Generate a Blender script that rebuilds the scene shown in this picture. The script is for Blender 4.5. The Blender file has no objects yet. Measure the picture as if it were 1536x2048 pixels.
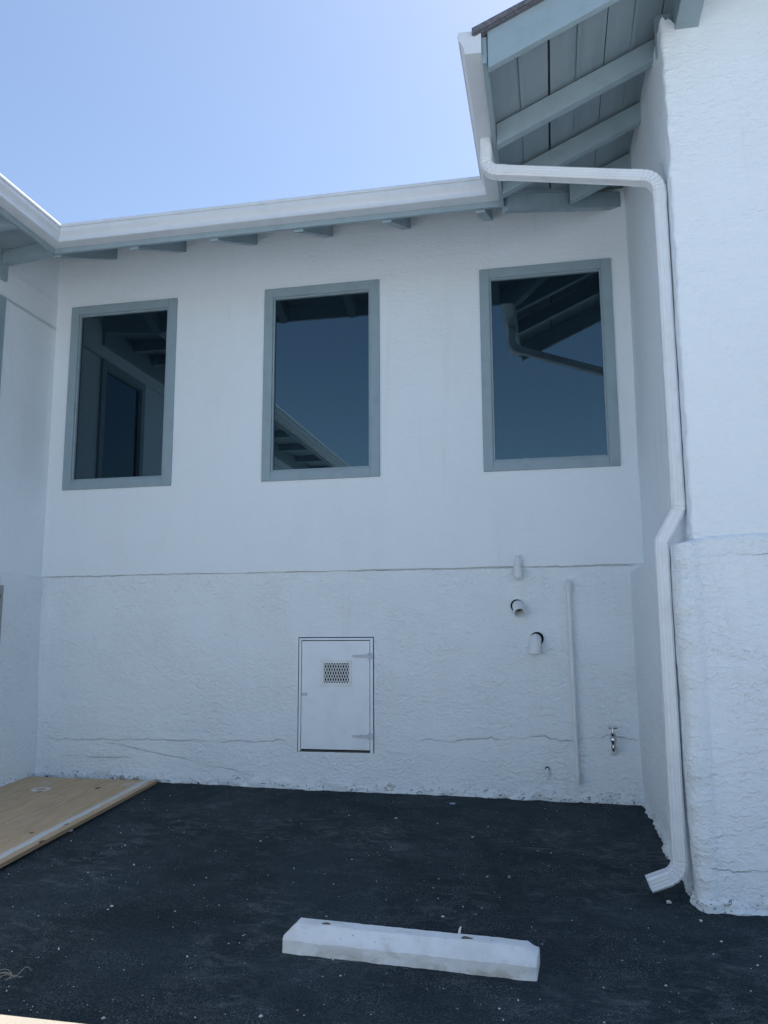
import bpy, bmesh, math, random
import numpy as np
from mathutils import Vector, Matrix

# ------------------------------------------------------------------ camera, sky, sun, exposure
scene = bpy.context.scene
R = math.radians
col = scene.collection

cam_data = bpy.data.cameras.new("camera")
cam = bpy.data.objects.new("camera", cam_data)
col.objects.link(cam)
cam_data.sensor_fit = 'HORIZONTAL'
cam_data.sensor_width = 36.0
cam_data.lens = 36.0 * 1646.116 / 1536.0
cam_data.clip_start = 0.05
cam_data.clip_end = 1000.0
yaw, pitch, roll = R(11.51898), R(8.74178), R(-0.24783)
fw = Vector((-math.sin(yaw) * math.cos(pitch), math.cos(yaw) * math.cos(pitch), math.sin(pitch)))
rt = fw.cross(Vector((0, 0, 1))).normalized()
up = rt.cross(fw)
r2 = rt * math.cos(roll) + up * math.sin(roll)
u2 = up * math.cos(roll) - rt * math.sin(roll)
m = Matrix((r2, u2, -fw)).transposed().to_4x4()
m.translation = Vector((0, -6.0, 1.1))
cam.matrix_world = m
scene.camera = cam

SUN_EL, SUN_AZ = R(58.9), R(28.0)          # azimuth measured from +y (behind the wall) towards +x
world = bpy.data.worlds.new("World")
scene.world = world
world.use_nodes = True
wn = world.node_tree
bg = wn.nodes["Background"]
sky = wn.nodes.new("ShaderNodeTexSky")
sky.sky_type = 'NISHITA'
sky.sun_disc = False
sky.sun_elevation = SUN_EL
sky.sun_rotation = SUN_AZ
sky.air_density = 1.0
sky.dust_density = 0.8
sky.ozone_density = 1.1
wn.links.new(sky.outputs[0], bg.inputs[0])
bg.inputs[1].default_value = 0.077

sd = bpy.data.lights.new("sun", 'SUN')
sd.energy = 5.0
sd.angle = R(0.53)
sd.color = (1.0, 0.965, 0.915)
sun = bpy.data.objects.new("sun", sd)
col.objects.link(sun)
sdir = Vector((math.sin(SUN_AZ) * math.cos(SUN_EL), math.cos(SUN_AZ) * math.cos(SUN_EL), math.sin(SUN_EL)))
sun.rotation_euler = sdir.to_track_quat('Z', 'Y').to_euler()
sun.location = (5, 12, 20)

scene.view_settings.view_transform = 'Standard'
scene.view_settings.look = 'None'
scene.view_settings.exposure = 1.38
scene.view_settings.gamma = 1.0
scene.view_settings.use_curve_mapping = False
scene.render.engine = 'CYCLES'
scene.cycles.max_bounces = 8
scene.cycles.diffuse_bounces = 5

rng = random.Random(7)


def ground_z(x, y):
    """asphalt apron: falls away from the back wall, level beyond it"""
    x = np.clip(x, -6, 5)
    y = np.clip(y, -3.25, 1.0)
    return -0.005 - 0.0119 * x + 0.066 * y


def gz(x, y):
    return float(ground_z(np.array(x, float), np.array(y, float)))


# ------------------------------------------------------------------ noise in numpy
def _h(i, j, k, s):
    n = (i.astype(np.int64) * 374761393 + j.astype(np.int64) * 668265263 + k.astype(np.int64) * 2147483647 + s * 974711) & 0xFFFFFFFF
    n = ((n ^ (n >> 13)) * 1274126177) & 0xFFFFFFFF
    n = n ^ (n >> 16)
    return (n & 0xFFFFFF) / float(0xFFFFFF)


def vnoise(p, seed=0):
    f = np.floor(p).astype(np.int64)
    t = p - f
    t = t * t * (3 - 2 * t)
    out = 0
    for a in (0, 1):
        wa = t[:, 0] if a else 1 - t[:, 0]
        for b in (0, 1):
            wb = t[:, 1] if b else 1 - t[:, 1]
            for c in (0, 1):
                wc = t[:, 2] if c else 1 - t[:, 2]
                out = out + wa * wb * wc * _h(f[:, 0] + a, f[:, 1] + b, f[:, 2] + c, seed)
    return out * 2 - 1


def fbm(p, octs=4, seed=0, gain=0.5):
    a, s, out = 1.0, 1.0, 0
    for o in range(octs):
        out = out + a * vnoise(p * s + 17.3 * o, seed + o)
        a *= gain
        s *= 2.03
    return out


def sstep(a, b, x):
    t = np.clip((x - a) / (b - a), 0, 1)
    return t * t * (3 - 2 * t)


# ------------------------------------------------------------------ materials
class NT:
    def __init__(self, name):
        self.mat = bpy.data.materials.new(name)
        self.mat.use_nodes = True
        self.t = self.mat.node_tree
        self.b = self.t.nodes["Principled BSDF"]
        self.coord = None

    def n(self, typ, **kw):
        nd = self.t.nodes.new(typ)
        for k, v in kw.items():
            setattr(nd, k, v)
        return nd

    def l(self, a, b):
        self.t.links.new(a, b)

    def obj(self):
        if not self.coord:
            self.coord = self.n("ShaderNodeTexCoord")
        return self.coord.outputs["Object"]

    def mapping(self, scale=(1, 1, 1), rot=(0, 0, 0), loc=(0, 0, 0)):
        mp = self.n("ShaderNodeMapping")
        self.l(self.obj(), mp.inputs[0])
        mp.inputs["Scale"].default_value = scale
        mp.inputs["Rotation"].default_value = rot
        mp.inputs["Location"].default_value = loc
        return mp.outputs[0]

    def noise(self, vec=None, scale=5, detail=4, rough=0.5, dist=0.0, dims='3D', w=None):
        nd = self.n("ShaderNodeTexNoise")
        nd.noise_dimensions = dims
        if vec is not None:
            self.l(vec, nd.inputs["Vector"])
        if w is not None:
            self.l(w, nd.inputs["W"])
        nd.inputs["Scale"].default_value = scale
        nd.inputs["Detail"].default_value = detail
        nd.inputs["Roughness"].default_value = rough
        nd.inputs["Distortion"].default_value = dist
        return nd.outputs["Fac"]

    def math(self, op, a, b=None, c=None, clamp=False):
        nd = self.n("ShaderNodeMath", operation=op)
        nd.use_clamp = clamp
        for i, v in enumerate((a, b, c)):
            if v is None:
                continue
            if isinstance(v, (int, float)):
                nd.inputs[i].default_value = v
            else:
                self.l(v, nd.inputs[i])
        return nd.outputs[0]

    def ramp(self, v, lo, hi, a=0.0, b=1.0, smooth=True):
        nd = self.n("ShaderNodeMapRange")
        nd.interpolation_type = 'SMOOTHSTEP' if smooth else 'LINEAR'
        self.l(v, nd.inputs["Value"])
        nd.inputs["From Min"].default_value = lo
        nd.inputs["From Max"].default_value = hi
        nd.inputs["To Min"].default_value = a
        nd.inputs["To Max"].default_value = b
        return nd.outputs["Result"]

    def mix(self, fac, a, b):
        nd = self.n("ShaderNodeMix", data_type='RGBA')
        for sock, v in ((nd.inputs["Factor"], fac), (nd.inputs["A"], a), (nd.inputs["B"], b)):
            if isinstance(v, (int, float)):
                sock.default_value = v
            elif isinstance(v, tuple):
                pass
            else:
                self.l(v, sock)
        # colour sockets are indexes 6 and 7
        for idx, v in ((6, a), (7, b)):
            if isinstance(v, tuple):
                nd.inputs[idx].default_value = (*v, 1)
            elif not isinstance(v, (int, float)):
                self.l(v, nd.inputs[idx])
        return nd.outputs[2]

    def sep(self, vec=None):
        nd = self.n("ShaderNodeSeparateXYZ")
        self.l(vec if vec is not None else self.obj(), nd.inputs[0])
        return nd.outputs

    def bump(self, height, dist=0.01, strength=1.0, normal=None):
        nd = self.n("ShaderNodeBump")
        self.l(height, nd.inputs["Height"])
        nd.inputs["Distance"].default_value = dist
        nd.inputs["Strength"].default_value = strength
        if normal is not None:
            self.l(normal, nd.inputs["Normal"])
        return nd.outputs[0]

    def set(self, color=None, rough=None, metal=None, ior=None, spec=None, normal=None):
        b = self.b
        if color is not None:
            if isinstance(color, tuple):
                b.inputs["Base Color"].default_value = (*color, 1)
            else:
                self.l(color, b.inputs["Base Color"])
        if rough is not None:
            if isinstance(rough, (int, float)):
                b.inputs["Roughness"].default_value = rough
            else:
                self.l(rough, b.inputs["Roughness"])
        if metal is not None:
            b.inputs["Metallic"].default_value = metal
        if ior is not None:
            b.inputs["IOR"].default_value = ior
        if spec is not None:
            b.inputs["Specular IOR Level"].default_value = spec
        if normal is not None:
            self.l(normal, b.inputs["Normal"])
        return self.mat


def stucco(name, cracks_and_shade=(), upper=0.42, gain=1.0, color=(0.795, 0.855, 0.895)):
    t = NT(name)
    X, Y, Z = t.sep()
    low = t.ramp(Z, 1.595, 1.61, 1.0, upper)              # base coat is rougher than the wall above the ledge
    # skip-trowel texture: stretched ridged noise
    v1 = t.mapping(scale=(1, 1, 1.5), rot=(0.0, 0.2, 0))
    n1 = t.noise(v1, 33, 2.4, 0.55, 0.7)
    r1 = t.ramp(n1, 0.30, 0.68, smooth=False)
    n2 = t.noise(t.mapping(scale=(1, 1, 1.3), loc=(3.1, 1.7, 5.2)), 58, 2, 0.5, 0.4)
    n4 = t.ramp(t.noise(t.mapping(scale=(1, 1, 1.9), rot=(0, -0.25, 0), loc=(5, 5, 5)), 9, 3, 0.55, 1.2), 0.42, 0.60)
    patch = t.ramp(t.noise(t.mapping(loc=(9, 2, 4)), 2.4, 4, 0.6), 0.34, 0.62, 0.55, 1.1)
    h = t.math('ADD', t.math('MULTIPLY', r1, 0.62), t.math('MULTIPLY', n4, 0.35))
    h = t.math('ADD', h, t.math('MULTIPLY', n2, 0.22))
    h = t.math('MULTIPLY', h, t.math('MULTIPLY', low, patch))
    jag = t.math('MULTIPLY', t.math('SUBTRACT', t.noise(t.mapping(loc=(1, 8, 1)), 22, 3, 0.6), 0.5), 0.020)
    crk_and_shade = None
    for (zc, sl, amp, sc, x0, x1, w, sd_) in cracks_and_shade:
        nz = t.noise(None, sc, 8, 0.68, 0.0, '1D', t.math('ADD', X, sd_))
        zz = t.math('MULTIPLY_ADD', X, sl, zc)
        zz = t.math('ADD', zz, t.math('MULTIPLY', t.math('SUBTRACT', nz, 0.5), amp))
        wv = t.math('MULTIPLY', t.noise(None, 14, 3, 0.6, 0.0, '1D', t.math('ADD', X, sd_ + 5)), w * 1.25)
        d = t.math('ABSOLUTE', t.math('SUBTRACT', t.math('ADD', Z, jag), zz))
        mk = t.math('SUBTRACT', 1.0, t.math('DIVIDE', d, wv), clamp=True)
        mk = t.math('MULTIPLY', mk, t.ramp(X, x0, x0 + 0.1))
        mk = t.math('MULTIPLY', mk, t.ramp(X, x1 - 0.1, x1, 1.0, 0.0))
        mk = t.math('MULTIPLY', mk, t.ramp(t.noise(None, 3.5, 2, 0.5, 0.0, '1D', t.math('ADD', X, sd_ + 9)), 0.38, 0.54, 0.35, 1.0))
        crk_and_shade = mk if crk_and_shade is None else t.math('MAXIMUM', crk_and_shade, mk)
    if crk_and_shade is not None:
        h = t.math('SUBTRACT', h, t.math('MULTIPLY', crk_and_shade, 0.7))
    # wear: small chips and dirt pits low on the plaster, faint grime
    zr = t.math('SUBTRACT', Z, t.math('ADD', t.math('MULTIPLY', Y, 0.066), t.math('MULTIPLY', X, -0.0119)))
    pits = t.ramp(t.noise(t.mapping(scale=(1, 1, 1.6)), 42, 3, 0.62, 0.4), 0.60, 0.66)
    nearg = t.ramp(t.math('ADD', zr, t.math('MULTIPLY', t.noise(t.obj(), 4, 2), -0.10)), -0.03, 0.04, 1.0, 0.0)
    pm = t.math('MULTIPLY', pits, nearg)
    rust = t.ramp(t.noise(t.mapping(loc=(2, 7, 1)), 5.5, 3, 0.6), 0.66, 0.72)
    rust = t.math('MULTIPLY', rust, nearg)
    grime = t.ramp(t.noise(t.mapping(scale=(1, 1, 0.5), loc=(1, 1, 8)), 2.2, 5, 0.65), 0.45, 0.8, 0.0, 0.10)
    drips = t.ramp(t.noise(t.mapping(scale=(1, 1, 0.06), loc=(7, 3, 2)), 9, 4, 0.6), 0.58, 0.74, 0.0, 0.10)
    c = t.mix(grime, color, (0.55, 0.54, 0.50))
    c = t.mix(drips, c, (0.50, 0.48, 0.44))
    c = t.mix(rust, c, (0.40, 0.32, 0.24))
    c = t.mix(pm, c, (0.10, 0.095, 0.09))
    if crk_and_shade is not None:
        c = t.mix(t.math('MULTIPLY', crk_and_shade, 0.5), c, (0.24, 0.24, 0.25))
    h = t.math('SUBTRACT', h, t.math('MULTIPLY', pm, 0.5))
    nb = t.bump(h, 0.0069 * gain, 1.0)
    return t.set(color=c, rough=0.72, spec=0.35, normal=nb)


def painted(name, color, rough=0.5, var=0.06, bump=0.0006, spec=0.4, streak=(1, 1, 1), scale=9):
    t = NT(name)
    n = t.noise(t.mapping(scale=streak), scale, 5, 0.6)
    dark = tuple(c * (1 - var * 2.2) for c in color)
    c = t.mix(t.ramp(n, 0.4, 0.75), color, dark)
    nb = t.bump(t.noise(t.mapping(scale=streak), 60, 4, 0.6), bump, 1.0)
    return t.set(color=c, rough=t.ramp(n, 0.2, 0.8, rough * 0.85, rough * 1.15), spec=spec, normal=nb)


MAT = {}
MAT['stucco_back'] = stucco('white_stucco_cracked', cracks_and_shade=(
    (0.36, 0.006, 0.10, 2.3, -4.0, -1.93, 0.006, 0.0),
    (0.405, 0.015, 0.16, 1.9, -1.0, 0.58, 0.007, 3.7),
    (0.205, 0.0, 0.03, 4.0, -3.86, -3.15, 0.009, 7.1),
    (-0.29, -0.178, 0.05, 3.0, -3.45, -2.2, 0.005, 11.0),
    (1.603, 0.0, 0.014, 2.5, -4.1, 0.62, 0.007, 21.0),  # last two: shade under the ledge lip, painted as dark lines
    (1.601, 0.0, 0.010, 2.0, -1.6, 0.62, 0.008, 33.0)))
MAT['stucco_side'] = stucco('white_stucco', cracks_and_shade=(
    (0.075, -0.03, 0.06, 3.0, 0.5, 4.0, 0.006, 2.0),
    (1.47, 0.02, 0.06, 4.0, 0.7, 2.5, 0.005, 6.0)), upper=0.50, gain=1.08)
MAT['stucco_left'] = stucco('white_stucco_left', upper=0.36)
MAT['trim'] = painted('grey_green_trim_paint', (0.295, 0.385, 0.43), 0.45, 0.05, 0.0006)
MAT['soffit'] = painted('grey_green_soffit_paint', (0.29, 0.37, 0.41), 0.6, 0.07, 0.0015, 0.3, (1, 0.15, 1), 7)
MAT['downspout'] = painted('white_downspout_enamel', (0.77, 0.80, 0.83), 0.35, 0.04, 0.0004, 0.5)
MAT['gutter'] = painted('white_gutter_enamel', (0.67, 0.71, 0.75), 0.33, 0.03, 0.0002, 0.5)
MAT['pipe'] = painted('white_pipe_paint', (0.76, 0.79, 0.81), 0.42, 0.04, 0.0006, 0.45)
MAT['door'] = painted('white_metal_door_paint', (0.79, 0.86, 0.92), 0.45, 0.03, 0.0005, 0.4)


def glass_mat():
    t = NT('dark_window_glass')
    n = t.noise(t.mapping(), 1.2, 1, 0.4)
    nb = t.bump(n, 0.0006, 1.0)
    spots = t.ramp(t.noise(t.mapping(loc=(4, 4, 4)), 55, 2, 0.5), 0.80, 0.83, 0.0, 0.5)
    c = t.mix(spots, (0.004, 0.006, 0.010), (0.3, 0.3, 0.3))
    dust = t.ramp(t.noise(t.mapping(), 3.0, 5, 0.65), 0.4, 0.8, 0.0, 0.02)
    t.b.inputs['Specular Tint'].default_value = (0.60, 0.89, 1.0, 1)
    return t.set(color=c, rough=dust, ior=2.12, spec=0.5, normal=nb)


MAT['glass'] = glass_mat()


def flat(name, color, rough=0.6, metal=0.0, spec=0.4):
    t = NT(name)
    n = t.noise(t.mapping(), 30, 3, 0.6)
    c = t.mix(t.ramp(n, 0.35, 0.7), color, tuple(v * 0.8 for v in color))
    return t.set(color=c, rough=rough, metal=metal, spec=spec)


MAT['hinge'] = flat('shade_darkened_hinge_paint', (0.58, 0.63, 0.68), 0.5)  # darkened in place of the shadow lines along the straps
MAT['dark'] = flat('dark_void', (0.012, 0.012, 0.013), 0.9, 0, 0.1)
MAT['seam'] = flat('dark_seam', (0.10, 0.10, 0.10), 0.8)  # dark grey for the strip in the gap under the hatch
MAT['chrome'] = flat('chrome', (0.62, 0.62, 0.62), 0.12, 1.0)
MAT['pvc_in'] = flat('pvc_inside', (0.55, 0.47, 0.42), 0.6)
MAT['sign'] = flat('grey_sign_metal', (0.34, 0.36, 0.35), 0.5)
MAT['ink'] = flat('black_ink', (0.015, 0.015, 0.015), 0.6)
MAT['stone'] = flat('white_chip', (0.72, 0.71, 0.68), 0.8)
MAT['straw'] = flat('dry_straw', (0.36, 0.32, 0.25), 0.8)
MAT['plastic_blue'] = flat('pale_blue_plastic', (0.30, 0.40, 0.62), 0.5)


def asphalt_mat():
    t = NT('sealed_asphalt')
    X, Y, Z = t.sep()
    big = t.noise(t.mapping(), 1.1, 7, 0.62, 0.5)
    c = t.mix(t.ramp(big, 0.33, 0.68), (0.007, 0.017, 0.023), (0.023, 0.037, 0.046))
    # grain of the sealed surface
    grain = t.noise(t.mapping(loc=(2, 9, 1)), 120, 3, 0.65)
    c = t.mix(t.math('MULTIPLY', t.ramp(grain, 0.42, 0.72), 0.6), c, (0.070, 0.088, 0.100))
    # scuffed dusty patches with streaky edges
    dusty = t.noise(t.mapping(scale=(1, 1.8, 1), loc=(3, 1, 0)), 7.5, 8, 0.72, 0.8)
    area = t.ramp(t.noise(t.mapping(loc=(8, 2, 0)), 1.5, 4, 0.6), 0.40, 0.66)
    dust_m = t.math('MULTIPLY', t.ramp(dusty, 0.45, 0.70), area)
    c = t.mix(t.math('MULTIPLY', dust_m, 0.55), c, (0.16, 0.168, 0.175))
    grit = t.ramp(t.noise(t.mapping(loc=(1, 5, 2)), 150, 2, 0.55), 0.56, 0.66)
    gm = t.math('MULTIPLY', grit, t.ramp(t.noise(t.mapping(loc=(5, 5, 0)), 4.5, 6, 0.7), 0.45, 0.60))
    c = t.mix(t.math('MULTIPLY', gm, 0.6), c, (0.24, 0.25, 0.26))
    # pale scrape marks
    scr = t.ramp(t.noise(t.mapping(scale=(1, 3.2, 1), loc=(11, 4, 0), rot=(0, 0, 0.3)), 10, 6, 0.7, 1.6), 0.62, 0.67)
    c = t.mix(t.math('MULTIPLY', scr, t.math('MULTIPLY', area, 0.6)), c, (0.24, 0.24, 0.24))
    # pale flecks of paint and aggregate, all sizes
    vo = t.n("ShaderNodeTexVoronoi")
    t.l(t.mapping(), vo.inputs["Vector"])
    vo.inputs["Scale"].default_value = 30
    cs = t.n("ShaderNodeSeparateColor")
    t.l(vo.outputs["Color"], cs.inputs[0])
    rad = t.math('MULTIPLY_ADD', t.math('POWER', cs.outputs[1], 3.0), 0.07, 0.018)
    fl = t.ramp(t.math('DIVIDE', vo.outputs["Distance"], rad), 0.8, 1.1, 1.0, 0.0)
    fleck = t.math('MULTIPLY', fl, t.ramp(cs.outputs[0], 0.80, 0.81))
    c = t.mix(fleck, c, (0.40, 0.41, 0.42))
    vo2 = t.n("ShaderNodeTexVoronoi")
    t.l(t.mapping(), vo2.inputs["Vector"])
    vo2.inputs["Scale"].default_value = 120
    h = t.math('ADD', t.math('MULTIPLY', vo2.outputs["Distance"], 0.6), t.math('MULTIPLY', t.noise(t.mapping(), 60, 4, 0.6), 0.8))
    nb = t.bump(h, 0.0055, 1.0)
    return t.set(color=c, rough=0.80, spec=0.16, normal=nb)


def concrete_mat(name, base, stain, scale=3.0, low_dirt=None):
    t = NT(name)
    X, Y, Z = t.sep()
    n = t.noise(t.mapping(), scale, 7, 0.65, 0.3)
    c = t.mix(t.ramp(n, 0.38, 0.72), base, stain)
    holes = t.ramp(t.noise(t.mapping(loc=(4, 1, 1)), 75, 2, 0.5), 0.71, 0.76)
    c = t.mix(t.math('MULTIPLY', holes, 0.5), c, (0.16, 0.15, 0.14))
    if low_dirt:
        st = t.ramp(t.noise(t.mapping(scale=(1, 1, 2.0), loc=(2.3, 0, 0)), 4.2, 5, 0.65), 0.44, 0.60)
        st = t.math('MULTIPLY', st, t.ramp(Z, 0.0, 0.075, 1.0, 0.0))
        c = t.mix(t.math('MULTIPLY', st, 0.55), c, low_dirt)
        tp = t.ramp(t.noise(t.mapping(scale=(1, 2, 2), loc=(0.3, 5, 0)), 7, 5, 0.65), 0.54, 0.76, 0.0, 0.4)
        c = t.mix(tp, c, (0.40, 0.38, 0.34))
    h = t.math('ADD', t.noise(t.mapping(), 55, 5, 0.65), t.math('MULTIPLY', holes, -0.6))
    nb = t.bump(h, 0.004, 1.0)
    return t.set(color=c, rough=0.85, spec=0.3, normal=nb)


MAT['asphalt'] = asphalt_mat()
MAT['concrete'] = concrete_mat('walkway_concrete', (0.25, 0.225, 0.19), (0.22, 0.20, 0.17))
MAT['lot'] = concrete_mat('pale_bounce_lot', (0.34, 0.36, 0.385), (0.29, 0.31, 0.33))  # unseen ground, paleness set to bounce light at the shaded walls
MAT['stop'] = concrete_mat('painted_stop_concrete', (0.84, 0.86, 0.87), (0.72, 0.73, 0.73), 5.0, (0.36, 0.29, 0.21))


def plywood_mat():
    t = NT('plywood')
    X, Y, Z = t.sep()
    g = t.noise(t.mapping(scale=(9, 1.0, 1)), 3.2, 8, 0.62, 1.2)
    g2 = t.noise(t.mapping(scale=(30, 1.2, 1), loc=(2, 2, 0)), 4.0, 5, 0.6, 0.6)
    c = t.mix(t.ramp(g, 0.3, 0.72), (0.68, 0.485, 0.30), (0.52, 0.35, 0.205))
    c = t.mix(t.math('MULTIPLY', t.ramp(g2, 0.5, 0.72), 0.45), c, (0.48, 0.32, 0.19))
    blot = t.ramp(t.noise(t.mapping(scale=(1.4, 1, 1)), 2.3, 4, 0.6, 0.5), 0.52, 0.72, 0.0, 0.35)
    c = t.mix(blot, c, (0.50, 0.42, 0.33))
    # knots
    vo = t.n("ShaderNodeTexVoronoi")
    t.l(t.mapping(scale=(6.5, 4.4, 1)), vo.inputs["Vector"])
    vo.inputs["Scale"].default_value = 1.0
    cs = t.n("ShaderNodeSeparateColor")
    t.l(vo.outputs["Color"], cs.inputs[0])
    kn = t.math('MULTIPLY', t.ramp(vo.outputs["Distance"], 0.10, 0.16, 1.0, 0.0), t.ramp(cs.outputs[0], 0.45, 0.46))
    c = t.mix(kn, c, (0.07, 0.04, 0.022))
    # white overspray: a band just inside the free edge, a few drops and ring marks
    soft = t.math('ADD', X, t.math('MULTIPLY', t.math('SUBTRACT', t.noise(t.mapping(), 5, 4, 0.6), 0.5), 0.05))
    band = t.math('MULTIPLY', t.ramp(soft, -0.125, -0.075), t.ramp(soft, -0.06, -0.042, 1.0, 0.0))
    band = t.math('MULTIPLY', band, t.ramp(t.noise(t.mapping(scale=(1, 0.6, 1)), 6, 4, 0.7), 0.2, 0.5, 0.3, 0.95))
    c = t.mix(band, c, (0.72, 0.72, 0.70))
    haze = t.math('MULTIPLY', t.ramp(t.noise(t.mapping(loc=(6, 0, 0)), 3.5, 6, 0.7), 0.52, 0.75), t.ramp(Y, -0.45, -0.1))
    c = t.mix(t.math('MULTIPLY', haze, 0.6), c, (0.68, 0.68, 0.66))
    vd = t.n("ShaderNodeTexVoronoi")
    t.l(t.mapping(loc=(1.3, 0.4, 0)), vd.inputs["Vector"])
    vd.inputs["Scale"].default_value = 9
    cd = t.n("ShaderNodeSeparateColor")
    t.l(vd.outputs["Color"], cd.inputs[0])
    dr = t.math('MULTIPLY', t.ramp(vd.outputs["Distance"], 0.09, 0.12, 1.0, 0.0), t.ramp(cd.outputs[1], 0.86, 0.87))
    c = t.mix(dr, c, (0.75, 0.75, 0.74))
    dx = t.math('MULTIPLY', t.math('ADD', X, 0.72), 1.0)
    dy = t.math('MULTIPLY', t.math('ADD', Y, 0.36), 1.0)
    rr = t.math('SQRT', t.math('ADD', t.math('MULTIPLY', dx, dx), t.math('MULTIPLY', dy, dy)))
    ring = t.math('MULTIPLY', t.ramp(rr, 0.03, 0.045), t.ramp(rr, 0.06, 0.075, 1.0, 0.0))
    c = t.mix(t.math('MULTIPLY', ring, 0.85), c, (0.74, 0.74, 0.73))
    nb = t.bump(g2, 0.0012, 1.0)
    return t.set(color=c, rough=0.7, spec=0.3, normal=nb)


def ply_edge_mat():
    t = NT('plywood_edge')
    X, Y, Z = t.sep()
    s = t.math('SINE', t.math('MULTIPLY', Z, 1500.0))
    c = t.mix(t.ramp(s, -0.4, 0.4), (0.30, 0.19, 0.11), (0.50, 0.35, 0.21))
    return t.set(color=c, rough=0.8)


MAT['ply'] = plywood_mat()
MAT['ply_edge'] = ply_edge_mat()


def shingle_mat():
    t = NT('asphalt_shingle')
    n = t.noise(t.mapping(), 60, 4, 0.6)
    c = t.mix(t.ramp(n, 0.35, 0.7), (0.10, 0.105, 0.125), (0.17, 0.17, 0.19))
    return t.set(color=c, rough=0.9, normal=t.bump(n, 0.004, 1.0))


MAT['shingle'] = shingle_mat()


# ------------------------------------------------------------------ mesh helpers
def link(name, me, mat, parent=None, smooth=False):
    o = bpy.data.objects.new(name, me)
    col.objects.link(o)
    if mat is not None:
        me.materials.append(MAT[mat] if isinstance(mat, str) else mat)
    if parent is not None:
        o.parent = parent
    if smooth:
        me.polygons.foreach_set('use_smooth', [True] * len(me.polygons))
    return o


def np_mesh(name, verts, quads):
    me = bpy.data.meshes.new(name)
    nv, nq = len(verts), len(quads)
    me.vertices.add(nv)
    me.vertices.foreach_set('co', np.asarray(verts, np.float32).ravel())
    me.loops.add(nq * 4)
    me.loops.foreach_set('vertex_index', np.asarray(quads, np.int32).ravel())
    me.polygons.add(nq)
    me.polygons.foreach_set('loop_start', np.arange(0, nq * 4, 4, dtype=np.int32))
    me.polygons.foreach_set('loop_total', np.full(nq, 4, np.int32))
    me.update(calc_edges=True)
    me.validate()
    return me


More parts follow.
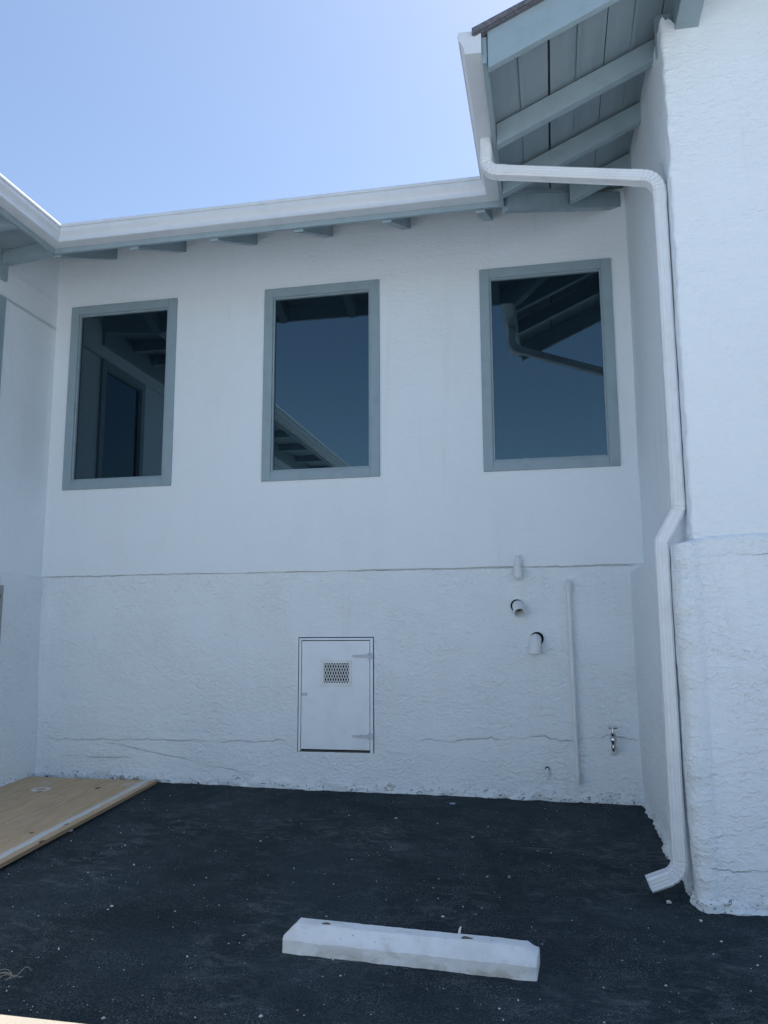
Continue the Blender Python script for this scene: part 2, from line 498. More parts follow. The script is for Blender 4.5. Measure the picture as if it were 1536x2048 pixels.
class MB:
    """collects shapes; build() links them as ONE mesh object"""
    def __init__(self):
        self.bm = bmesh.new()

    def hexa(self, p):
        v = [self.bm.verts.new(q) for q in p]
        for f in ((3, 2, 1, 0), (4, 5, 6, 7), (0, 1, 5, 4), (1, 2, 6, 5), (2, 3, 7, 6), (3, 0, 4, 7)):
            self.bm.faces.new([v[i] for i in f])

    def box(self, x0, x1, y0, y1, z0, z1):
        self.hexa([(x0, y0, z0), (x1, y0, z0), (x1, y1, z0), (x0, y1, z0), (x0, y0, z1), (x1, y0, z1), (x1, y1, z1), (x0, y1, z1)])

    def prism(self, poly, vec):
        a = [self.bm.verts.new(q) for q in poly]
        b = [self.bm.verts.new(Vector(q) + Vector(vec)) for q in poly]
        self.bm.faces.new(a[::-1])
        self.bm.faces.new(b)
        n = len(a)
        for i in range(n):
            self.bm.faces.new((a[i], a[(i + 1) % n], b[(i + 1) % n], b[i]))

    def rings(self, rings, closed=True, cap=True):
        vs = [[self.bm.verts.new(p) for p in r] for r in rings]
        n = len(vs[0])
        for a, b in zip(vs[:-1], vs[1:]):
            for i in range(n if closed else n - 1):
                j = (i + 1) % n
                self.bm.faces.new((a[i], a[j], b[j], b[i]))
        if cap and closed:
            self.bm.faces.new(vs[0][::-1])
            self.bm.faces.new(vs[-1])

    def tube(self, pts, rad, seg=14, cap=True):
        pts = [Vector(p) for p in pts]
        if isinstance(rad, (int, float)):
            rad = [rad] * len(pts)
        rings = []
        prev = None
        for i, p in enumerate(pts):
            t = (pts[min(i + 1, len(pts) - 1)] - pts[max(i - 1, 0)]).normalized()
            if prev is None:
                a = t.orthogonal().normalized()
            else:
                a = (prev - t * prev.dot(t)).normalized()
            prev = a
            b = t.cross(a)
            rings.append([p + (a * math.cos(2 * math.pi * k / seg) + b * math.sin(2 * math.pi * k / seg)) * rad[i] for k in range(seg)])
        self.rings(rings, True, cap)

    def pipe_open(self, pts, ro, ri, seg=24):
        """tube with wall thickness, open at its last end"""
        pts = [Vector(p) for p in pts]
        fwd = list(zip(pts, [ro] * len(pts))) if isinstance(ro, (int, float)) else list(zip(pts, ro))
        tang = [(pts[min(i + 1, len(pts) - 1)] - pts[max(i - 1, 0)]).normalized() for i in range(len(pts))]
        frames, prev = [], None
        for t in tang:
            a = t.orthogonal().normalized() if prev is None else (prev - t * prev.dot(t)).normalized()
            prev = a
            frames.append((a, t.cross(a)))

        def ring(i, r):
            a, b = frames[i]
            return [pts[i] + (a * math.cos(2 * math.pi * k / seg) + b * math.sin(2 * math.pi * k / seg)) * r for k in range(seg)]
        rr = [ring(i, fwd[i][1]) for i in range(len(pts))]
        rr += [ring(i, ri) for i in reversed(range(len(pts)))]
        self.rings(rr, True, False)

    def lathe(self, prof, origin, axis=(0, 0, 1), seg=20):
        ax = Vector(axis).normalized()
        a = ax.orthogonal().normalized()
        b = ax.cross(a)
        o = Vector(origin)
        rings = [[o + ax * h + (a * math.cos(2 * math.pi * k / seg) + b * math.sin(2 * math.pi * k / seg)) * max(r, 1e-4) for k in range(seg)] for r, h in prof]
        self.rings(rings, True, True)

    def build(self, name, mat, parent=None, smooth=False, bevel=0.0, seg=2):
        bmesh.ops.recalc_face_normals(self.bm, faces=self.bm.faces)
        me = bpy.data.meshes.new(name)
        self.bm.to_mesh(me)
        self.bm.free()
        o = link(name, me, mat, parent, smooth)
        if bevel:
            md = o.modifiers.new("bevel", 'BEVEL')
            md.width = bevel
            md.segments = seg
            md.limit_method = 'ANGLE'
            md.angle_limit = R(35)
        if smooth:
            es = o.modifiers.new("split", 'EDGE_SPLIT')
            es.split_angle = R(40)
        return o


def empty(name, loc, label, cat, group=None, rot=(0, 0, 0)):
    o = bpy.data.objects.new(name, None)
    col.objects.link(o)
    o.location = loc
    o.rotation_euler = rot
    o['label'] = label
    o['category'] = cat
    if group:
        o['group'] = group
    return o


def tag(o, label, cat, group=None):
    o['label'] = label
    o['category'] = cat
    if group:
        o['group'] = group
    return o


def structure(o):
    o['kind'] = 'structure'
    return o


# ------------------------------------------------------------------ ground
def axis_steps(lo, hi, fine, edges=(-150, 150)):
    a = list(np.arange(lo, hi + fine / 2, fine))
    left = [edges[0], -60, -25, -12]
    right = [12, 25, 60, edges[1]]
    return np.array([v for v in left if v < lo - 0.5] + a + [v for v in right if v > hi + 0.5])


def make_ground():
    xs = axis_steps(-6.0, 5.0, 0.05)
    ys = axis_steps(-7.0, 1.0, 0.05)
    gx, gy = np.meshgrid(xs, ys)
    p = np.stack([gx.ravel(), gy.ravel(), np.zeros(gx.size)], 1)
    z = ground_z(p[:, 0], p[:, 1]) + 0.004 * fbm(p * 1.7, 3, 5) + 0.0015 * fbm(p * 11, 2, 9)
    p[:, 2] = z
    nx, ny = len(xs), len(ys)
    idx = np.arange(nx * ny).reshape(ny, nx)
    q = np.stack([idx[:-1, :-1], idx[:-1, 1:], idx[1:, 1:], idx[1:, :-1]], -1).reshape(-1, 4)
    o = link('asphalt_ground', np_mesh('asphalt_ground', p, q), 'asphalt', None, True)
    structure(o)
    # pale concrete walkway where the photographer stands, then an unseen lot kept pale to bounce light onto the walls
    def strip(name, ya, yb, lift, mat):
        b = MB()
        n = 60
        x0, x1 = -40.0, 40.0
        rings = []
        for i in range(n + 1):
            x = x0 + (x1 - x0) * i / n
            zt = gz(x, -3.3) + lift
            rings.append([(x, ya, zt - 0.2), (x, ya, zt - 0.006), (x, ya - 0.006, zt), (x, yb, zt), (x, yb, zt - 0.2)])
        b.rings(rings, True, True)
        structure(b.build(name, mat))
    strip('concrete_walkway', -3.243, -5.2, 0.016, 'concrete')
    strip('unseen_bounce_lot', -5.215, -70.0, 0.010, 'lot')


make_ground()

# ------------------------------------------------------------------ the building
bld = empty('building', (0, 0, 0), 'white stucco building with grey-green trim around a recessed back wall with three tall windows', 'building')

PITCH = 0.45
FB, FL, FR = -0.82, -3.56, -0.255           # outer faces of the three fascias: back (y), left (x), right (x)
YF = -1.80                                 # front gable wall of the right wing
BARGE = -2.20
WIN = [(-3.915, -2.955), (-2.195, -1.25), (-0.468, 0.508)]
WZ = (2.313, 3.890)
DOOR = (-1.882, -1.302, 0.282, 1.113)


def sheet(name, P, N, us, zs, off, mat, parent, holes=(), along='x'):
    """P,N: functions of u giving base points and outward normals (n,2); off(pos,u,z,n) metres outward"""
    base, nrm = P
    nu = len(base)
    top = zs if isinstance(zs, np.ndarray) and zs.ndim == 2 else np.tile(zs, (nu, 1))
    nz = top.shape[1]
    bx = np.repeat(base[:, 0], nz)
    by = np.repeat(base[:, 1], nz)
    nx = np.repeat(nrm[:, 0], nz)
    ny = np.repeat(nrm[:, 1], nz)
    z = top.ravel()
    pos = np.stack([bx, by, z], 1)
    d = off(pos, nx, ny)
    pos[:, 0] += nx * d
    pos[:, 1] += ny * d
    idx = np.arange(nu * nz).reshape(nu, nz)
    q = np.stack([idx[:-1, :-1], idx[1:, :-1], idx[1:, 1:], idx[:-1, 1:]], -1).reshape(-1, 4)
    if holes:
        c = np.stack([bx if along == 'x' else by, z], 1)[q].mean(1)
        keep = np.ones(len(q), bool)
        for (a, b_, c0, c1) in holes:
            keep &= ~((c[:, 0] > a) & (c[:, 0] < b_) & (c[:, 1] > c0) & (c[:, 1] < c1))
        q = q[keep]
    return link(name, np_mesh(name, pos, q), mat, parent, True)


def zrows(z0, z1, step, dense=(), extra=()):
    a = list(np.arange(z0, z1, step)) + [z1]
    for (l, h, s) in dense:
        a = [v for v in a if not (l - s < v < h + s)] + list(np.arange(l, h + s / 2, s))
    for e in extra:
        a = [v for v in a if abs(v - e) > 0.004] + [e]
    return np.array(sorted(a))


def lumps(pos, amp_low, amp_up):
    low = sstep(1.61, 1.59, pos[:, 2]) if False else 1 - sstep(1.59, 1.61, pos[:, 2])
    a = amp_up + (amp_low - amp_up) * low
    return a * (fbm(pos * np.array([1.6, 1.6, 1.6]), 3, 3) * 0.8 + fbm(pos * np.array([11, 11, 17]), 3, 21) * 0.35)


def foot(pos):
    """plaster thickens and gets ragged in its last centimetres above the ground"""
    h = pos[:, 2] - ground_z(pos[:, 0], pos[:, 1])
    k = 1 - sstep(0.0, 0.10, h)
    return k * (0.010 + 0.016 * fbm(pos * 14.0, 4, 41) + 0.004 * fbm(pos * 45.0, 2, 77))


def back_wall():
    edges = [DOOR[0], DOOR[1]] + [v for a, b_ in WIN for v in (a + 0.03, b_ - 0.03)]
    us = zrows(-4.14, 0.74, 0.015, (), edges)
    zs = zrows(-0.25, 4.44, 0.015, ((1.570, 1.645, 0.003), (-0.06, 0.10, 0.006)), [DOOR[2], DOOR[3], WZ[0] + 0.03, WZ[1] - 0.03])
    base = np.stack([us, np.zeros_like(us)], 1)
    nrm = np.tile([0.0, -1.0], (len(us), 1))

    def off(pos, nx, ny):
        d = lumps(pos, 0.0035, 0.0022)
        dx = np.maximum(np.maximum(DOOR[0] - pos[:, 0], pos[:, 0] - DOOR[1]), np.maximum(DOOR[2] - pos[:, 2], pos[:, 2] - DOOR[3]))
        d = d * sstep(0.0, 0.10, dx)
        low = 1 - sstep(1.596, 1.604, pos[:, 2])
        zl = 1.606 + 0.005 * fbm(pos * np.array([2.5, 2.5, 0.01]), 3, 61)
        d = d + 0.013 * sstep(-0.003, 0.002, pos[:, 2] - zl) * (1 - 0.6 * sstep(0.0, 0.5, pos[:, 2] - zl))
        d = d + foot(pos)
        # corner fillet trowelled towards the side walls
        d = d + 0.012 * np.exp(-((pos[:, 0] + 4.03) / 0.05) ** 2) * low
        return d
    holes = [(DOOR[0], DOOR[1], DOOR[2], DOOR[3])] + [(a + 0.03, b_ - 0.03, WZ[0] + 0.03, WZ[1] - 0.03) for a, b_ in WIN]
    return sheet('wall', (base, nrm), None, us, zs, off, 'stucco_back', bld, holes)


back_wall()


def path_wall(name, pts, round_r, step, zfun, off, mat, holes=()):
    P = [Vector((a, b_, 0)) for a, b_ in pts]
    out = []
    for a, b_ in zip(P[:-1], P[1:]):
        n = max(2, int((b_ - a).length / step))
        out += [a.lerp(b_, i / n) for i in range(n)]
    out.append(P[-1])
    base = np.array([[v.x, v.y] for v in out])
    k = max(1, int(round_r / step))
    sm = base.copy()
    for i in range(k, len(base) - k):
        sm[i] = base[i - k:i + k + 1].mean(0)
    tan = np.gradient(sm, axis=0)
    tan /= np.linalg.norm(tan, axis=1, keepdims=True)
    nrm = np.stack([tan[:, 1], -tan[:, 0]], 1)
    zs = np.stack([zfun(b_) for b_ in sm])
    return sheet(name, (sm, nrm), None, None, zs, off, mat, bld, holes, 'y')


def soffit_z(o):
    return 4.075 + PITCH * o


# right wing: side wall from the back corner, round the front corner, gable front
def right_wall():
    base_rows = zrows(-0.4, 1.0, 0.016, ((-0.2, 0.02, 0.007),))
    rows2 = zrows(1.0, 3.9, 0.016, ((1.53, 1.63, 0.004),))[1:]
    tt = np.linspace(0, 1, 26)[1:]

    def zfun(b_):
        x, y = b_
        if y > -1.5:
            top = soffit_z(x - FR) + 0.005 + 0.012 * math.sin(y * 31) * math.sin(y * 9)
        else:
            full = soffit_z(x - FR) + 0.005
            cut = 4.37 + 0.03 * math.sin(x * 60) * math.sin(x * 23)
            if x < 0.70:
                cut = 4.36 + 0.05 * math.sin((x - 0.66) * 40)
            k = min(max((x - 0.88) / 0.01, 0), 1)
            top = cut * (1 - k) + full * k
        return np.concatenate([base_rows, rows2, 3.9 + (top - 3.9) * tt])

    def off(pos, nx, ny):
        zl = 1.562 + 0.035 * sstep(-1.7, -1.80, pos[:, 1]) * 0 + 0.006 * fbm(pos * np.array([4, 4, 0.01]), 3, 71)
        zl = zl + 0.020 * sstep(0.62, 0.80, pos[:, 0]) * (ny < -0.5)
        low = 1 - sstep(-0.014, 0.010, pos[:, 2] - zl)
        side = np.abs(nx)
        d = lumps(pos, 0.006, 0.0045)
        d = d + low * (0.088 * side + 0.014 * np.abs(ny))
        taper = sstep(0.55, -0.15, pos[:, 2]) if False else (1 - sstep(-0.15, 0.55, pos[:, 2]))
        d = d - 0.022 * side * taper
        d = d + foot(pos) * 1.2
        g = np.clip(1 - np.abs(pos[:, 2] - zl - 0.012) / 0.010, 0, 1)
        d = d - 0.006 * g * np.abs(ny)
        # chipped arris
        corner = np.exp(-((pos[:, 1] - YF) / 0.05) ** 2) * np.exp(-((pos[:, 0] - 0.66) / 0.06) ** 2)
        d = d + corner * (0.009 * fbm(pos * np.array([9, 9, 12]), 3, 91) - 0.004)
        return d
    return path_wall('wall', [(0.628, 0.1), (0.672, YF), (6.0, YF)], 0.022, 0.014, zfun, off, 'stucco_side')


right_wall()


def left_wall():
    def zfun(b_):
        return np.concatenate([zrows(-0.3, 3.7, 0.02, ((1.575, 1.632, 0.004), (-0.2, 0.1, 0.008), (2.29, 3.705, 0.02))), 3.71 + (np.arange(0, 31) / 30.0) * ((4.44 if b_[1] > -0.80 else 4.055) - 3.71)])

    def off(pos, nx, ny):
        low = 1 - sstep(1.585, 1.61, pos[:, 2] + 0.008 * fbm(pos * np.array([3, 3, 0.01]), 2, 31))
        d = lumps(pos, 0.004, 0.0022) + low * 0.012
        d = d + 0.035 * (1 - sstep(0.0, 1.4, pos[:, 2]))
        d = d + foot(pos)
        d = d - 0.004 * sstep(3.935, 3.985, pos[:, 2]) * (pos[:, 1] > -0.70)
        d = d + 0.003 * np.exp(-((pos[:, 2] - 3.93) / 0.02) ** 2) * (pos[:, 1] > -0.70)
        return d
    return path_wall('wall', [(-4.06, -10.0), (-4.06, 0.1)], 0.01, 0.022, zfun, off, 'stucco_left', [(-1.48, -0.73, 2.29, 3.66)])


left_wall()


# ---- windows: casing (part) > sash, pane
def window(x0, x1, z0, z1, y=0.0, flip=False, X=None):
    """flip: window set in the left wall (plane x = X), x0..x1 are then y values"""
    w = 0.074

    def bx(mb, a0, a1, d0, d1, c0, c1):
        if flip:
            mb.box(X - d1, X - d0, a0, a1, c0, c1)
        else:
            mb.box(a0, a1, d0, d1, c0, c1)
    b = MB()
    f, k = -0.022, 0.035
    bx(b, x0, x0 + w, f, k, z0, z1)
    bx(b, x1 - w, x1, f, k, z0, z1)
    bx(b, x0 + w, x1 - w, f, k, z1 - w, z1)
    bx(b, x0 + w, x1 - w, f, k, z0, z0 + w)
    cas = b.build('window', 'trim', bld, bevel=0.004)
    b = MB()
    s = 0.014
    f2, k2 = -0.010, 0.03
    a0, a1, c0, c1 = x0 + w, x1 - w, z0 + w, z1 - w
    bx(b, a0, a0 + s, f2, k2, c0, c1)
    bx(b, a1 - s, a1, f2, k2, c0, c1)
    bx(b, a0 + s, a1 - s, f2, k2, c1 - s, c1)
    bx(b, a0 + s, a1 - s, f2, k2, c0, c0 + s)
    b.build('sash', 'trim', cas, bevel=0.003)
    b = MB()
    bx(b, a0 + s * 0.5, a1 - s * 0.5, 0.012, 0.018, c0 + s * 0.5, c1 - s * 0.5)
    b.build('pane', 'glass', cas)
    return cas


for a, b_ in WIN:
    window(a, b_, *WZ)
window(-1.52, -0.69, 2.25, 3.70, flip=True, X=-4.06)

# the frieze board under the left eave
b = MB()
b.box(-4.10, -4.035, -10.0, -0.695, 3.832, 4.03)
b.build('frieze_board', 'trim', bld, bevel=0.004)

# ---- eaves
# fascias
b = MB()
b.box(FL - 0.025, FR + 0.025, FB, FB + 0.025, 3.955, 4.10)
b.build('fascia', 'trim', bld, bevel=0.003)
b = MB()
b.box(FL - 0.025, FL, -10.0, FB - 0.001, 3.955, 4.10)
b.build('fascia', 'trim', bld, bevel=0.003)
b = MB()
b.box(FR, FR + 0.025, BARGE - 0.03, FB - 0.001, 3.955, 4.10)
b.build('fascia', 'trim', bld, bevel=0.003)


def rafter_poly_back(o0, o1, d=0.130):
    # side profile in (offset inward from fascia, z)
    zb = lambda o: 3.938 + 0.450 * (o - 0.03)
    return [(o0, zb(o0)), (o1, zb(o1)), (o1, zb(o1) + d), (o0, zb(o0) + d)]


for xr in (-3.524, -2.895, -2.271, -1.632, -0.999, -0.356, 0.278):
    o0 = 0.027
    if xr > FR:
        o0 = xr - 0.070 - FR + 0.06
    b = MB()
    b.prism([(xr - 0.070, FB + o, z) for o, z in rafter_poly_back(o0, 0.95)], (0.070, 0, 0))
    b.build('rafter', 'trim', bld, bevel=0.003)

for yr in (-1.55, -1.0, -0.45):
    o0 = 0.027 if yr < FB - 0.02 else (yr - FB) + 0.10
    b = MB()
    b.prism([(FR + o, yr, z) for o, z in rafter_poly_back(o0, 1.05)], (0, 0.06, 0))
    b.build('rafter', 'trim', bld, bevel=0.003)

# the beam that ends the level soffit at the left inside corner
b = MB()
b.hexa([(-4.08, -0.76, 3.957), (FL - 0.02, -0.848, 3.950), (FL - 0.02, -0.79, 3.950), (-4.08, -0.69, 3.957),
        (-4.08, -0.76, 4.14), (FL - 0.02, -0.848, 4.14), (FL - 0.02, -0.79, 4.14), (-4.08, -0.69, 4.14)])
b.build('beam', 'trim', bld, bevel=0.003)

# the valley rafter runs diagonally into the inside corner
for (cx, sx, ln) in ((FR, 1, 0.92),):
    b = MB()
    dv = Vector((sx, 1, 0)).normalized()
    sd_ = Vector((-dv.y, dv.x, 0)) * 0.03
    p0 = Vector((cx + sx * 0.03, FB + 0.03, 0))
    L = ln
    zb0, zb1 = 3.925, 3.925 + 0.46 * (L - 0.03)
    if sx < 0:
        zb1 = 3.965
    p1 = Vector((cx + sx * L, FB + L, 0))
    b.hexa([p0 - sd_ + Vector((0, 0, zb0)), p1 - sd_ + Vector((0, 0, zb1)), p1 + sd_ + Vector((0, 0, zb1)), p0 + sd_ + Vector((0, 0, zb0)),
            p0 - sd_ + Vector((0, 0, zb0 + 0.12)), p1 - sd_ + Vector((0, 0, zb1 + 0.12)), p1 + sd_ + Vector((0, 0, zb1 + 0.12)), p0 + sd_ + Vector((0, 0, zb0 + 0.12))])
    b.build('valley_rafter', 'trim', bld, bevel=0.003)

# level outriggers under the left eave
yy = -1.25
while yy > -10:
    b = MB()
    b.box(-4.075, FL - 0.027, yy - 0.03, yy + 0.03, 3.948, 4.046)
    b.build('outrigger', 'trim', bld, bevel=0.003)
    yy -= 0.41 if yy > -3 else 0.82

# soffit boards
b = MB()
o = 0.026
k = 0
while o < 1.0:
    wd = 0.118
    z0, z1 = soffit_z(o), soffit_z(o + wd)
    x0, x1 = -4.09, FR + o                      # boards of the back eave run along x
    y0, y1 = FB + o, FB + o + wd
    b.hexa([(x0, y0, z0), (x1, y0, z0), (x1 + wd, y1, z1), (x0, y1, z1),
            (x0, y0, z0 + 0.018), (x1, y0, z0 + 0.018), (x1 + wd, y1, z1 + 0.018), (x0, y1, z1 + 0.018)])
    o += wd + 0.005
b.build('soffit', 'soffit', bld)

b = MB()
o = 0.026
k = 0
gaps = {0: 0.003, 1: 0.013, 2: 0.003, 3: 0.005, 4: 0.003, 5: 0.006}
while o < 6.5:
    wd = 0.150
    z0, z1 = soffit_z(o), soffit_z(o + wd)
    x0, x1 = FR + o, FR + o + wd
    ys0, ye0 = BARGE + 0.0, min(FB + o, 0.3)
    ye1 = min(FB + o + wd, 0.3)
    if x0 > 0.80:
        ye0 = ye1 = YF + 0.1
    b.hexa([(x0, ys0, z0), (x1, ys0, z1), (x1, ye1, z1), (x0, ye0, z0),
            (x0, ys0, z0 + 0.018), (x1, ys0, z1 + 0.018), (x1, ye1, z1 + 0.018), (x0, ye0, z0 + 0.018)])
    # thin cover batten on some joints
    if k % 2 == 1:
        bw = 0.022
        xb = x0 - 0.006
        b.hexa([(xb, ys0 + 0.01, soffit_z(xb - FR) - 0.008), (xb + bw, ys0 + 0.01, soffit_z(xb + bw - FR) - 0.008), (xb + bw, ye0, soffit_z(xb + bw - FR) - 0.008), (xb, ye0, soffit_z(xb - FR) - 0.008),
                (xb, ys0 + 0.01, soffit_z(xb - FR) - 0.001), (xb + bw, ys0 + 0.01, soffit_z(xb + bw - FR) - 0.001), (xb + bw, ye0, soffit_z(xb + bw - FR) - 0.001), (xb, ye0, soffit_z(xb - FR) - 0.001)])
    o += wd + gaps.get(k, 0.005)
    k += 1
b.build('soffit', 'soffit', bld)

b = MB()
y = -0.80
while y > -10:
    b.box(-4.09, FL - 0.027, y - 0.405, y, 4.048, 4.064)
    y -= 0.41
b.build('soffit', 'soffit', bld)

# barge board and the lookout beam that carries it
b = MB()
xa, xb_ = FR + 0.03, 6.4
zt = lambda x: 4.118 + PITCH * (x - FR)
zb = lambda x: 3.925 + PITCH * (x - FR - 0.05)
b.prism([(xa, BARGE - 0.042, zb(xa)), (xb_, BARGE - 0.042, zb(xb_)), (xb_, BARGE - 0.042, zt(xb_)), (xa, BARGE - 0.042, zt(xa))], (0, 0.04, 0))
b.build('barge_board', 'trim', bld, bevel=0.003)
b = MB()
b.box(0.745, 0.865, BARGE + 0.0, YF + 0.3, 4.315, 4.475)
b.build('lookout_beam', 'trim', bld, bevel=0.003)
b = MB()
b.box(0.66, 0.90, YF + 0.10, YF + 0.13, 4.25, 4.50)
b.build('blocking', 'soffit', bld)

# ---- roof
RT = 0.03


def rz(o):
    return 4.100 + PITCH * o


b = MB()
Wd = 4.0


def slab(poly_o):
    """poly_o: list of (x, y, o) on a roof plane"""
    b.prism([(x, y, rz(o)) for x, y, o in poly_o], (0, 0, RT))


oo = -0.035
slab([(FL - oo, FB + oo, oo), (FR + oo, FB + oo, oo), (FR + Wd, FB + Wd, Wd), (FL - Wd, FB + Wd, Wd)])
slab([(FL - oo, -10.2, oo), (FL - oo, FB + oo - 0.001, oo), (FL - Wd, FB + Wd - 0.001, Wd), (FL - Wd, -10.2, Wd)])
yg = BARGE - 0.065
slab([(FR + oo, yg, oo), (FR + 6.5, yg, 6.5), (FR + 6.5, FB + 6.5, 6.5), (FR + oo, FB + oo - 0.001, oo)])
b.build('roof', 'shingle', bld)
# far slopes, so the roof is closed when seen from elsewhere
b = MB()
b.prism([(FL - Wd - 4, FB + Wd, rz(Wd)), (FR + Wd + 4, FB + Wd, rz(Wd)), (FR + Wd + 4, FB + Wd * 2, rz(0)), (FL - Wd - 4, FB + Wd * 2, rz(0))], (0, 0, RT))
b.prism([(FL - Wd, -10.2, rz(Wd)), (FL - Wd, FB + Wd - 0.01, rz(Wd)), (FL - 2 * Wd, FB + Wd - 0.01, rz(0)), (FL - 2 * Wd, -10.2, rz(0))], (0, 0, RT))
b.build('roof', 'shingle', bld)
# shingle edge standing proud over the barge board, with stepped butts
b = MB()
x = FR + oo - 0.01
i = 0
while x < 6.2:
    L = 0.30
    z = rz(x - FR) + RT
    b.prism([(x, yg - 0.012, z - 0.022), (x + L, yg - 0.012, z + L * PITCH - 0.022), (x + L, yg - 0.012, z + L * PITCH + 0.004), (x, yg - 0.012, z + 0.012)], (0, 0.2, 0))
    x += L
    i += 1
b.build('roof_edge', 'shingle', bld)


# ---- gutter: K-style profile swept round the two inside corners
def gutter():
    prof = [(0.0, 4.112), (0.0, 3.992), (0.080, 3.996), (0.086, 3.999), (0.087, 4.006), (0.083, 4.011), (0.079, 4.014), (0.080, 4.026), (0.086, 4.040), (0.096, 4.054),
            (0.104, 4.064), (0.106, 4.070), (0.106, 4.094), (0.117, 4.096), (0.119, 4.106), (0.117, 4.117), (0.104, 4.118), (0.103, 4.100), (0.099, 4.092), (0.098, 4.074),
            (0.088, 4.058), (0.079, 4.040), (0.076, 4.014), (0.072, 4.003), (0.005, 3.998), (0.005, 4.112)]
    g = 0.001
    b = MB()
    rings = []
    for i in range(2):
        pass
    stations = []
    y = -10.0
    stations.append(lambda o, z: (FL + g + o, -10.0, z))
    stations.append(lambda o, z: (FL + g + o, FB - g - o, z))
    stations.append(lambda o, z: (FR - g - o, FB - g - o, z))
    stations.append(lambda o, z: (FR - g - o, BARGE - 0.055, z))
    b.rings([[s(o, z) for o, z in prof] for s in stations], True, True)
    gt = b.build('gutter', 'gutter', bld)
    # end cap
    b = MB()
    cap = [(0.0, 4.115), (0.0, 3.990), (0.079, 3.995), (0.085, 4.010), (0.085, 4.022), (0.098, 4.054), (0.110, 4.070), (0.116, 4.096), (0.116, 4.120)]
    b.prism([(FR - g - o, BARGE - 0.058, z) for o, z in cap], (0, -0.003, 0))
    b.build('end_cap', 'gutter', gt)
    # lapped seams near the corners
    for a0, a1, axis in ((-3.27, -3.262, 'x'), (-0.62, -0.612, 'x'), (-1.06, -1.052, 'l'), (-1.08, -1.072, 'r')):
        b = MB()
        pr = [(o + (0.0012 if o > 0.02 else 0.0), z - (0.0012 if z < 4.0 else 0)) for o, z in prof[1:15]]
        if axis == 'x':
            rr = [[(a, FB - g - o, z) for o, z in pr] for a in (a0, a1)]
        elif axis == 'l':
            rr = [[(FL + g + o, a, z) for o, z in pr] for a in (a0, a1)]
        else:
            rr = [[(FR - g - o, a, z) for o, z in pr] for a in (a0, a1)]
        b.rings(rr, False, False)
        b.build('seam', 'gutter', gt)


gutter()


